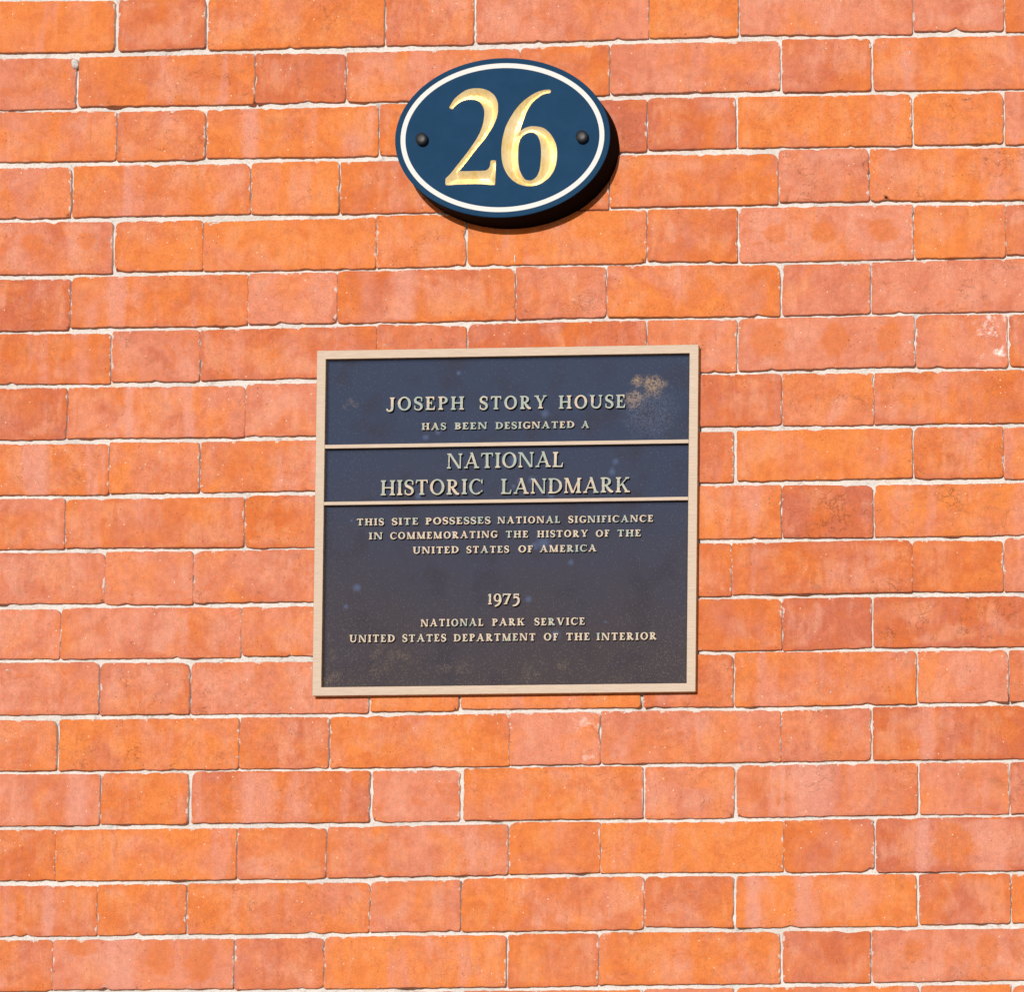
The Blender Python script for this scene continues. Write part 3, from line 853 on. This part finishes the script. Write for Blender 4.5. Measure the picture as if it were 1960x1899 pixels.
def glyph(ch, w, t):
    """Polygons and width of one classical capital or old-style figure."""
    e, s = 0.085, 0.085 if t < 0.12 else 0.11
    br = 0.05
    def sf(x0, x1, top):
        y0, y1 = (1 - s, 1) if top else (0, s)
        g = [rect(x0 - e, y0, x1 + e, y1)]
        if top:
            g += [[(x0 - br, y0), (x0, y0 - br), (x0, y0 + .01), (x0 - br, y0 + .01)], [(x1, y0 + .01), (x1, y0 - br), (x1 + br, y0), (x1 + br, y0 + .01)]]
        else:
            g += [[(x0 - br, y1), (x0, y1 - .01), (x0, y1 + br)], [(x1, y1 - .01), (x1 + br, y1), (x1, y1 + br)]]
        return g
    def stem(x, ww=w, bot=True, top=True):
        g = [rect(x, 0.01, x + ww, 0.99)]
        if bot: g += sf(x, x + ww, False)
        if top: g += sf(x, x + ww, True)
        return g
    def para(xa, ya, xb, yb, ww):
        return [(xa, ya), (xa + ww, ya), (xb + ww, yb), (xb, yb)]
    G = []
    if ch == 'I':
        return stem(e), w + 2 * e
    if ch == 'H':
        W = 0.86 + w * 0.5
        return stem(e) + stem(W - e - w) + [rect(e + w / 2, 0.46, W - e - w / 2, 0.46 + t)], W
    if ch in 'EFL':
        W = {'E': 0.56, 'F': 0.54, 'L': 0.60}[ch] + w * 0.35
        G = stem(e)
        if ch in 'EF':
            G += [rect(e + w / 2, 1 - t, W - 0.03, 1), [(W - 0.03 - t, 1 - t - 0.005), (W - .03 - t * .3, 0.74), (W, 0.74), (W, 1)],
                  rect(e + w / 2, 0.47, W - 0.16, 0.47 + t), [(W - .16 - t * .6, .38), (W - .16, .38), (W - .16, .64), (W - .16 - t * .6, .64)]]
        if ch in 'EL':
            X = W + (0.04 if ch == 'E' else 0.0)
            G += [rect(e + w / 2, 0, X - 0.03, t), [(X - .03 - t, t * .9), (X - .08, 0.0), (X - .02, 0.0), (X + .03, .29), (X - .02, .29)]]
            W = X + 0.02
        return G, W
    if ch == 'T':
        W = 0.74 + w * 0.35
        x = W / 2 - w / 2
        G = [rect(x, 0.01, x + w, 0.99)] + sf(x, x + w, False)
        G += [rect(0.03, 1 - t, W - 0.03, 1), [(0, .76), (t * .55, .76), (0.03 + t, 1 - t), (.02, 1)], [(W - t * .55, .76), (W, .76), (W - .02, 1), (W - .03 - t, 1 - t)]]
        return G, W
    if ch in 'PR':
        W = 0.62 + w * 0.35
        x = e + w * 0.5
        G = stem(e) + [rect(x, 1 - t, x + .2, 1), rect(x, 0.45, x + .2, .45 + t)]
        G += arc(x + .16, 0.725, W - x - .16, 0.275, w, t, -90, 90, 12)
        if ch == 'R':
            G += stroke([(x + .16, .5), (x + .34, .24), (x + .50, .07), (x + .66, .055)], [w * .8, w, w * .95, t])
            W = x + .68
        return G, W
    if ch == 'B':
        W = 0.62 + w * 0.4
        x = e + w * .5
        G = stem(e) + [rect(x, 1 - t, x + .2, 1), rect(x, .48, x + .22, .48 + t), rect(x, 0, x + .2, t)]
        G += arc(x + .14, .755, W - x - .18, .245, w * .9, t, -90, 90, 10) + arc(x + .14, .28, W - x - .14, .28, w, t, -90, 90, 10)
        return G, W
    if ch == 'D':
        W = 0.84 + w * 0.4
        x = e + w * .5
        G = stem(e) + [rect(x, 1 - t, x + .22, 1), rect(x, 0, x + .22, t)]
        G += arc(x + .18, .5, W - x - .18, .5, w, t, -90, 90, 16)
        return G, W
    if ch == 'O':
        W = 0.90 + w * 0.3
        return arc(W / 2, .5, W / 2, .525, w, t * 1.05, 0, 360, 32), W
    if ch in 'CG':
        W = 0.84 + w * 0.2
        cx = W / 2 + .03
        G = arc(cx, .5, W / 2 + .03, .525, w, t * 1.05, 50, 310, 24)
        if ch == 'C':
            G += [[(W - .12, .82), (W - .03, .68), (W, .68), (W, 1.0), (W - .05, .97)], [(W - .16, .13), (W, .16), (W + .01, .28), (W - .03, .28)]]
        else:
            G += [[(W - .13, .84), (W - .05, .68), (W - .02, .68), (W - .02, 1.0), (W - .07, .97)], rect(W - w - .03, .06, W - .03, .46), rect(W - w - .03 - e, .46 - s, W - .03 + e, .46)]
        return G, W
    if ch == 'S':
        W = 0.56 + w * 0.25
        k = W
        G = stroke([(k * .90, .76), (k * .86, .90), (k * .62, .965), (k * .32, .955), (k * .13, .80), (k * .20, .63), (k * .50, .52), (k * .80, .40), (k * .88, .22), (k * .68, .05), (k * .36, .03), (k * .12, .12), (k * .08, .27)],
                   [t * .7, t, t * 1.05, t * 1.1, w * .9, w, w * 1.05, w, w * .9, t * 1.1, t * 1.05, t, t * .7])
        G += [[(k * .83, .68), (k * .97, .68), (k * .95, .97), (k * .86, .94)], [(k * .02, .34), (k * .15, .34), (k * .13, .08), (k * .03, .03)]]
        return G, W
    if ch == 'U':
        W = 0.84 + w * 0.5
        x1 = W - e - t
        G = [rect(e, .33, e + w, .99), rect(x1, .33, x1 + t, .99)] + sf(e, e + w, True) + sf(x1, x1 + t, True)
        G += arc((e + x1 + t) / 2, .34, (x1 + t - e) / 2, .365, (w + t) / 2, t * 1.2, 180, 360, 16)
        return G, W
    if ch == 'J':
        W = 0.50 + w * 0.5
        x = W - e - w
        G = [rect(x, .2, x + w, .99)] + sf(x, x + w, True)
        G += stroke([(x + w * .5, .25), (x + w * .3, .06), (x - .10, -.03), (x - .25, .03), (x - .28, .16)], [w, w * .9, t * 1.3, t * 1.2, t])
        return G, W
    if ch == 'A':
        W = 0.92 + w * 0.5
        m = W / 2
        G = [para(e, 0.01, m - t * .3, 1.0, t), para(W - e - w, .01, m - w * .62, 1.04, w), rect(.26, .30, W - .28, .30 + t * .9)]
        G += sf(e, e + t, False) + sf(W - e - w, W - e, False)
        return G, W
    if ch == 'V':
        W = 0.90 + w * 0.5
        m = W / 2
        G = [para(e, .99, m - w * .4, -.02, w), para(W - e - t, .99, m - t * .2, 0.0, t)] + sf(e, e + w, True) + sf(W - e - t, W - e, True)
        return G, W
    if ch == 'Y':
        W = 0.84 + w * 0.5
        x = W / 2 - w / 2
        G = [rect(x, .01, x + w, .5), para(e, .99, x, .42, w), para(W - e - t, .99, x + w - t, .42, t)] + sf(x, x + w, False) + sf(e, e + w, True) + sf(W - e - t, W - e, True)
        return G, W
    if ch == 'N':
        W = 0.92 + w * 0.5
        G = [rect(e, .01, e + t, .99), rect(W - e - t, 0, W - e, .99), para(e - .01, 1.0, W - e - w, 0.0, w)]
        G += sf(e, e + t, False) + sf(W - e - t, W - e, True) + [rect(0, 1 - s, e + t, 1)]
        return G, W
    if ch == 'M':
        W = 1.02 + w * 0.6
        m = W / 2
        G = [rect(e, .01, e + t, .99), rect(W - e - w, .01, W - e, .99), para(e, 1.0, m - w * .5, 0.0, w * .95), para(W - e - t * 1.2, 1.0, m - t * .2, 0.0, t)]
        G += sf(e, e + t, False) + sf(W - e - w, W - e, False) + [rect(0, 1 - s, e + t, 1), rect(W - e - w * .8, 1 - s, W, 1)]
        return G, W
    if ch == 'K':
        W = 0.86 + w * 0.4
        G = stem(e) + [para(e + w * .8, .42, W - e - t - .05, .99, t), para(W - e - w, .01, e + w + .06, .58, w)]
        G += sf(W - e - w, W - e, False) + sf(W - e - t - .05, W - e - .05, True)
        return G, W
    if ch == '1':
        return [rect(.10, .01, .10 + w, 1.0), [(0.0, .80), (.12, .86), (.12, 1.0), (.07, .97), (0.0, .86)]] + sf(.10, .10 + w, False), .42
    if ch == '9':
        G = arc(.36, .62, .36, .39, w * .95, t * 1.1, 0, 360, 28)
        G += stroke([(.66, .60), (.65, .30), (.50, .02), (.28, -.14), (.12, -.18)], [w * .9, w, w * .95, w * .8, w * .5])
        return G, .74
    if ch == '7':
        return [rect(.02, 1 - t * 1.4, .80, 1), [(0, .70), (t * .8, .72), (t * 1.6, 1 - t), (.03, 1)], para(.18, 0.0, .80 - w, 1.0, w), rect(.12, 0, .46, .08)], .82
    if ch == '5':
        G = [rect(.10, .60, .10 + t * 1.2, 1.0), rect(.10, 1 - t * 1.5, .62, 1.0), [(.54, .78), (.62, .78), (.62, 1), (.52, 1)]]
        G += stroke([(.10, .55), (.28, .68), (.50, .60), (.60, .38), (.52, .10), (.30, -.10), (.02, -.14)], [t, w * .9, w, w * 1.05, w, w * .8, w * .45])
        return G, .70
    return [rect(0, 0, .5, 1)], .5

# ------------------------------------------------------------------ the bronze plaque
TWO = [(-63.2,37.3),(-62.0,39.8),(-60.1,43.1),(-57.4,47.1),(-53.7,50.6),(-49.7,53.7),(-45.1,56.6),(-40.4,58.4),(-35.7,59.2),(-31.7,59.4),(-26.9,59.1),(-22.6,58.3),(-17.5,56.3),(-13.5,53.8),(-10.1,50.7),(-7.3,46.0),(-5.7,40.9),(-5.4,36.2),(-5.6,30.1),(-6.8,24.1),(-9.1,18.1),(-12.0,11.8),(-15.7,6.2),(-20.3,-0.8),(-25.6,-7.0),(-30.3,-12.6),(-34.9,-18.6),(-40.2,-25.5),(-44.9,-31.5),(-49.2,-36.7),(-50.2,-38.5),(-42.1,-38.9),(-34.7,-38.8),(-26.7,-38.8),(-20.6,-38.7),(-17.6,-37.7),(-15.3,-35.4),(-14.1,-32.1),(-13.8,-28.4),(-13.0,-26.9),(-10.3,-26.5),(-7.6,-27.2),(-7.3,-28.9),(-7.4,-35.6),(-7.5,-42.3),(-7.9,-49.0),(-8.1,-54.7),(-9.0,-55.9),(-14.4,-55.9),(-18.4,-55.2),(-31.9,-54.5),(-45.3,-54.6),(-55.4,-54.7),(-64.8,-55.2),(-66.9,-53.8),(-67.1,-51.8),(-66.7,-47.1),(-65.5,-45.9),(-60.9,-41.2),(-55.6,-34.6),(-50.3,-28.0),(-45.6,-22.0),(-40.3,-15.1),(-35.0,-7.5),(-30.4,-0.5),(-26.4,7.1),(-23.8,14.4),(-22.2,21.8),(-21.6,27.8),(-21.9,33.2),(-23.0,36.6),(-25.1,40.3),(-28.1,43.4),(-32.9,45.3),(-38.2,46.0),(-42.9,45.6),(-48.3,44.2),(-53.0,41.3),(-57.0,38.0),(-59.0,35.7),(-60.3,35.0),(-62.3,36.1)]
SIX = [(56.9,54.6),(57.1,53.2),(56.0,51.7),(52.6,51.3),(47.9,50.1),(43.3,47.3),(38.6,43.9),(35.3,40.6),(32.0,36.0),(29.0,30.7),(26.7,24.7),(24.4,18.0),(22.4,12.0),(21.3,7.4),(24.1,9.3),(27.5,11.1),(32.8,12.6),(36.9,12.7),(42.2,12.1),(47.6,10.8),(51.6,8.4),(55.7,4.6),(59.8,-0.9),(62.5,-6.3),(64.2,-11.7),(65.0,-17.1),(65.1,-23.8),(64.4,-29.8),(63.1,-35.8),(61.1,-41.1),(58.2,-45.7),(54.8,-49.7),(50.8,-52.6),(46.2,-55.5),(40.8,-57.4),(34.8,-58.4),(29.5,-58.2),(24.1,-57.1),(19.4,-55.3),(14.7,-52.5),(10.3,-48.7),(6.5,-44.0),(3.1,-37.9),(0.7,-31.1),(-0.5,-24.4),(-1.0,-17.0),(-0.6,-8.9),(0.1,-2.2),(1.7,5.1),(4.0,13.1),(6.9,19.1),(10.6,25.7),(14.5,31.7),(19.2,37.6),(24.5,42.9),(29.8,46.9),(35.2,50.4),(41.2,53.3),(45.9,54.8),(49.9,55.6),(54.6,55.8),(55.9,55.6)]
SIXI = [(28.9,4.5),(32.9,5.4),(36.9,4.9),(40.3,2.6),(43.0,-1.2),(44.9,-6.6),(45.8,-13.3),(46.1,-20.0),(45.9,-26.7),(45.3,-34.7),(44.0,-40.8),(41.7,-46.1),(38.8,-49.4),(35.4,-51.2),(32.7,-51.5),(28.7,-50.8),(26.0,-48.4),(23.3,-44.3),(20.9,-38.9),(19.5,-32.2),(19.0,-24.8),(18.9,-18.1),(19.1,-11.4),(20.3,-5.4),(22.2,-1.0),(25.6,2.6)]
LINES = [('JOSEPH',-144.3,-51.8,133.2,15.7),('STORY',-33.1,46.7,132.7,15.6),('HOUSE',61.3,140.1,132.3,15.6),('HAS',-102.1,-73.4,109.8,8.0),('BEEN',-62.8,-24.3,109.8,8.0),('DESIGNATED',-14.1,79.6,109.6,8.0),('A',88.2,97.3,109.4,8.0),('NATIONAL',-71.1,66.9,63.2,17.9),('HISTORIC',-149.9,-28.7,32.4,17.9),('LANDMARK',-6.3,146.6,32.1,17.9),('THIS',-178.1,-146.1,-2.8,8.1),('SITE',-136.2,-105.0,-2.7,8.1),('POSSESSES',-96.1,-19.0,-2.7,8.1),('NATIONAL',-10.3,64.0,-2.8,8.0),('SIGNIFICANCE',74.0,174.3,-3.0,8.0),('IN',-163.5,-147.5,-19.3,8.1),('COMMEMORATING',-138.2,-10.5,-19.5,8.1),('THE',-0.3,26.1,-19.7,8.0),('HISTORY',36.9,97.1,-19.8,8.0),('OF',106.6,122.6,-20.0,8.0),('THE',132.3,159.8,-20.1,8.0),('UNITED',-110.7,-56.3,-37.1,8.1),('STATES',-46.7,3.5,-37.2,8.0),('OF',14.8,31.8,-37.3,8.0),('AMERICA',40.3,107.4,-37.3,8.0),('1975',-20.6,17.3,-98.4,12.4),('NATIONAL',-100.3,-25.8,-123.6,8.5),('PARK',-15.3,23.0,-123.7,8.5),('SERVICE',35.1,94.6,-123.8,8.5),('UNITED',-184.9,-131.1,-141.3,8.7),('STATES',-121.8,-70.1,-141.5,8.7),('DEPARTMENT',-60.8,36.2,-141.7,8.6),('OF',46.2,63.0,-141.9,8.6),('THE',72.7,100.7,-142.0,8.6),('INTERIOR',108.8,179.8,-142.3,8.6)]

PW, PH, PT = 227.3, 205.05, 9.0          # half width, half height, thickness (mm)
plaque = thing("bronze_plaque", "square cast bronze plaque with pale frame and raised wording on a dark field", "plaque", (-4.7 * MM, 0, HZ - 31.35 * MM), 0.0022)

def frame_mesh():
    """Outer frame: flat face, outer side with casting draft, inner drop and a hollow fillet down to the field."""
    V, F, mi = [], [], []
    def ring(hw, hh, y, rc=0.0, cx=0.0, cz=0.0):
        b = len(V)
        if rc <= 0:
            for sx, sz in ((-1, 1), (1, 1), (1, -1), (-1, -1)):
                V.extend([(cx + sx * hw, y, cz + sz * hh)] * 1)
        else:
            for (sx, sz, a0) in ((-1, 1, 180), (1, 1, 90), (1, -1, 0), (-1, -1, -90)):
                for k in range(4):
                    a = math.radians(a0 - 30 * k)
                    V.append((cx + sx * (hw - rc) + rc * math.cos(a), y, cz + sz * (hh - rc) + rc * math.sin(a)))
        return b, len(V) - b
    def band(b0, b1, n, m):
        for i in range(n):
            j = (i + 1) % n
            F.append((b0 + i, b0 + j, b1 + j, b1 + i)); mi.append(m)
    o3, n = ring(PW - 0.6, PH - 0.6, 0.3, 4.0)
    o2, _ = ring(PW, PH, -1.5, 3.0)
    o1, _ = ring(PW, PH, -PT + 0.35, 0.9)
    o0, _ = ring(PW - 0.35, PH - 0.35, -PT, 0.6)
    i0, _ = ring(216.9, 195.15, -PT, 0.4)
    i1, _ = ring(216.6, 194.85, -PT + 0.3, 0.4)
    i2, _ = ring(216.3, 194.55, -5.0, 0.4)
    band(o3, o2, n, 1); band(o2, o1, n, 1); band(o1, o0, n, 1); band(o0, i0, n, 0); band(i0, i1, n, 1); band(i1, i2, n, 1)
    return V, F, mi
V, F, mi = frame_mesh()
mesh_obj("frame", [(a * MM, b * MM, c * MM) for a, b, c in V], F, [M_FRAME, M_SIDE], plaque, matidx=mi)

DIV = ((90.5, 2.1), (22.9, 1.9))
for zc, hh in DIV:
    V, F, mi = prism([rect(-216.45, zc - hh, 216.45, zc + hh)], -PT + 0.04, -1.8)
    mesh_obj("divider_bar", [(a * MM, b * MM, c * MM) for a, b, c in V], F, [M_FRAME, M_SIDE], plaque, matidx=mi)

def field_panel(z0, z1):
    """One sunk panel with a hollow fillet rising to the frame all round."""
    hw = 216.35
    prof = ((0.0, -5.1), (0.6, -3.9), (1.6, -2.9), (3.0, -2.3), (4.6, -2.2))
    V, F = [], []
    for ins, y in prof:
        for x, z in ((-hw + ins, z1 - ins), (hw - ins, z1 - ins), (hw - ins, z0 + ins), (-hw + ins, z0 + ins)):
            V.append((x * MM, y * MM, z * MM))
    for r in range(len(prof) - 1):
        for i in range(4):
            j = (i + 1) % 4
            F.append((r * 4 + i, r * 4 + j, r * 4 + 4 + j, r * 4 + 4 + i))
    b = (len(prof) - 1) * 4
    F.append((b, b + 1, b + 2, b + 3))
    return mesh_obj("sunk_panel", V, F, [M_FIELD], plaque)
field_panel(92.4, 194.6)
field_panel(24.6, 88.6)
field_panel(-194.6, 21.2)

GLYPH = {}
def letter_mesh(ch, size):
    key = (ch, size)
    if key not in GLYPH:
        w, t = {'big': (0.175, 0.085), 'head': (0.19, 0.10), 'small': (0.235, 0.125), 'year': (0.20, 0.09)}[size]
        polys, W = glyph(ch, w, t)
        H = {'big': 17.9, 'head': 15.6, 'small': 8.3, 'year': 12.4}[size]
        dep = {'big': -6.3, 'head': -6.2, 'small': -5.5, 'year': -6.0}[size]
        polys = [[(x * H, z * H) for x, z in p] for p in polys]
        V, F, mi = prism(polys, dep, -1.7)
        me = bpy.data.meshes.new("letter_" + ch)
        me.from_pydata([(a * MM, b * MM, c * MM) for a, b, c in V], [], F)
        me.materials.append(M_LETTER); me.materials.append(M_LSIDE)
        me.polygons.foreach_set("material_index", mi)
        me.update()
        GLYPH[key] = (me, W * H)
    return GLYPH[key]

for (word, xa, xb, zb, h) in LINES:
    size = 'year' if word == '1975' else ('big' if h > 17 else ('head' if h > 14 else 'small'))
    H = {'big': 17.9, 'head': 15.6, 'small': 8.3, 'year': 12.4}[size]
    sc = h / H
    ms = [letter_mesh(c, size) for c in word]
    tot = sum(w for _, w in ms) * sc
    n = len(word)
    kx = 1.0
    if n > 1:
        gap = (xb - xa - tot) / (n - 1)
        gmin = 0.055 * h
        if gap < gmin:
            kx = (xb - xa - gmin * (n - 1)) / tot
            gap = gmin
        gmax = 0.24 * h
        if gap > gmax:
            kx = (xb - xa - gmax * (n - 1)) / tot
            gap = gmax
    else:
        kx = (xb - xa) / tot
    x = xa
    for (me, w), ch in zip(ms, word):
        o = bpy.data.objects.new("numeral" if ch.isdigit() else "letter", me)
        COL.objects.link(o)
        o.parent = plaque
        o.location = (x * MM, 0, (zb + rng.uniform(-0.12, 0.12)) * MM)
        o.rotation_euler = (0, rng.uniform(-0.012, 0.012), 0)
        o.scale = (sc * kx, 1, sc)
        x += w * sc * kx + gap if n > 1 else 0

# ------------------------------------------------------------------ the oval number sign
sign = thing("house_number_sign", "blue oval number sign with white ring and gilded 26 fixed to the brickwork", "sign", (-3.2 * MM, 0, HZ + 413.0 * MM))
A, B, ST = 127.5, 94.7, 36.0
def ellipse(a, b, n=120):
    return [(a * math.cos(2 * math.pi * i / n), b * math.sin(2 * math.pi * i / n)) for i in range(n)]

def carve_outline(pts, k=3):
    return [tuple(p) for p in catmull(pts, True, k)]
OUT2, OUT6, IN6 = carve_outline(TWO), carve_outline(SIX), carve_outline(SIXI)

def inside(pt, poly):
    x, y = pt; c = False
    n = len(poly)
    for i in range(n):
        x1, y1 = poly[i]; x2, y2 = poly[i - 1]
        if (y1 > y) != (y2 > y) and x < (x2 - x1) * (y - y1) / (y2 - y1) + x1:
            c = not c
    return c

def board():
    ring = ellipse(A - 0.5, B - 0.5)
    loops = [ring, OUT2, OUT6, IN6]
    vs, es = [], []
    for L in loops:
        b = len(vs)
        vs += [Vector(p) for p in L]
        es += [(b + i, b + (i + 1) % len(L)) for i in range(len(L))]
    r = delaunay_2d_cdt(vs, es, [], 0, 1e-5)
    V2 = [tuple(v) for v in r[0]]
    tris = []
    for f in r[2]:
        c = (sum(V2[i][0] for i in f) / 3, sum(V2[i][1] for i in f) / 3)
        if not inside(c, ring) or inside(c, OUT2) or (inside(c, OUT6) and not inside(c, IN6)):
            continue
        tris.append(tuple(f))
    V = [(x, -ST, z) for x, z in V2]
    F = list(tris); mi = [0] * len(F)
    b0 = len(V)
    e = ellipse(A - 0.5, B - 0.5); V += [(x, -ST, z) for x, z in e]
    b1 = len(V); V += [(x, -ST + 0.5, z) for x, z in ellipse(A, B)]
    b2 = len(V); V += [(x, 0.4, z) for x, z in ellipse(A, B)]
    n = 120
    for (p, q, m) in ((b0, b1, 0), (b1, b2, 1)):
        for i in range(n):
            j = (i + 1) % n
            F.append((p + i, p + j, q + j, q + i)[::-1]); mi.append(m)
    return V, F, mi
V, F, mi = board()
mesh_obj("board", [(a * MM, b * MM, c * MM) for a, b, c in V], F, [M_BLUE, M_BSIDE], sign, matidx=mi)

def border():
    o, i_ = ellipse(120.9, 88.4), ellipse(115.0, 82.6)
    n = 120
    V = [(x, -ST - 0.02, z) for x, z in o] + [(x, -ST - 0.22, z) for x, z in ellipse(120.7, 88.2)] + [(x, -ST - 0.22, z) for x, z in ellipse(115.2, 82.8)] + [(x, -ST - 0.02, z) for x, z in i_]
    F = []
    for r in range(3):
        for i in range(n):
            j = (i + 1) % n
            F.append((r * n + i, r * n + j, (r + 1) * n + j, (r + 1) * n + i))
    return V, F
V, F = border()
mesh_obj("border_ring", [(a * MM, b * MM, c * MM) for a, b, c in V], F, [M_WHITE], sign)

def groove(out, hole):
    """V-cut figure: depth grows with distance from the outline."""
    loops = [out] + ([hole] if hole else [])
    seg = []
    for L in loops:
        for i in range(len(L)):
            seg.append((L[i - 1], L[i]))
    a = np.array([s[0] for s in seg]); b = np.array([s[1] for s in seg])
    def dist(P):
        P = np.asarray(P)[:, None, :]
        ab = (b - a)[None]; t = np.clip(((P - a[None]) * ab).sum(-1) / ((ab ** 2).sum(-1) + 1e-9), 0, 1)
        return np.sqrt((((a[None] + ab * t[..., None]) - P) ** 2).sum(-1)).min(1)
    o = np.array(out)
    x0, y0, x1, y1 = o[:, 0].min(), o[:, 1].min(), o[:, 0].max(), o[:, 1].max()
    g = []
    st = 0.85
    for i, y in enumerate(np.arange(y0, y1, st * 0.87)):
        for x in np.arange(x0 + (st / 2 if i % 2 else 0), x1, st):
            if inside((x, y), out) and not (hole and inside((x, y), hole)):
                g.append((x, y))
    g = np.array(g); dg = dist(g)
    g = g[dg > 0.35]
    vs, es = [], []
    for L in loops:
        q = len(vs)
        vs += [Vector(p) for p in L]
        es += [(q + i, q + (i + 1) % len(L)) for i in range(len(L))]
    vs += [Vector(p) for p in g]
    r = delaunay_2d_cdt(vs, es, [], 0, 1e-5)
    V2 = np.array([tuple(v) for v in r[0]])
    tris = []
    for f in r[2]:
        c = V2[list(f)].mean(0)
        if inside(c, out) and not (hole and inside(c, hole)):
            tris.append(tuple(f))
    D = dist(V2)
    D[D < 0.02] = 0
    dep = np.minimum(D * 0.75, 8.0)
    return [(x, -ST + d, z) for (x, z), d in zip(V2, dep)], tris
for out, hole in ((OUT2, None), (OUT6, IN6)):
    V, F = groove(out, hole)
    mesh_obj("carved_numeral", [(a_ * MM, b_ * MM, c_ * MM) for a_, b_, c_ in V], F, [M_GOLD], sign, smooth=False)

def cap_obj(x, z):
    prof = [(7.1, 0.1), (7.25, -0.8), (7.1, -5.4), (6.7, -6.2), (5.6, -7.1), (3.8, -7.7), (1.8, -7.95)]
    n = 32
    V, F = [], []
    for r, y in prof:
        for i in range(n):
            t = 2 * math.pi * i / n
            V.append((r * math.cos(t) * MM, y * MM, r * math.sin(t) * MM))
    for k in range(len(prof) - 1):
        for i in range(n):
            j = (i + 1) % n
            F.append((k * n + i, k * n + j, (k + 1) * n + j, (k + 1) * n + i)[::-1])
    F.append(tuple(range((len(prof) - 1) * n, len(prof) * n))[::-1])
    return mesh_obj("screw_cap", V, F, [M_CAP], sign, (x * MM, -ST * MM, z * MM), smooth=True)
cap_obj(-94.3, -1.35)
cap_obj(95.6, -2.7)

# make every face point outwards
import bmesh
for me in {o.data for o in S.objects if o.type == 'MESH'}:
    if me.name.startswith(("mortar", "pavement")):
        continue
    bm = bmesh.new(); bm.from_mesh(me)
    if me.name.startswith(("carved_numeral", "border_ring", "sunk_panel")):
        for f in bm.faces:
            if f.normal.y > 0:
                f.normal_flip()
    else:
        bmesh.ops.recalc_face_normals(bm, faces=bm.faces)
    bm.to_mesh(me); bm.free()
for nm in ("mortar",):
    me = bpy.data.objects[nm].data
    if me.polygons[0].normal.y > 0:
        me.flip_normals()
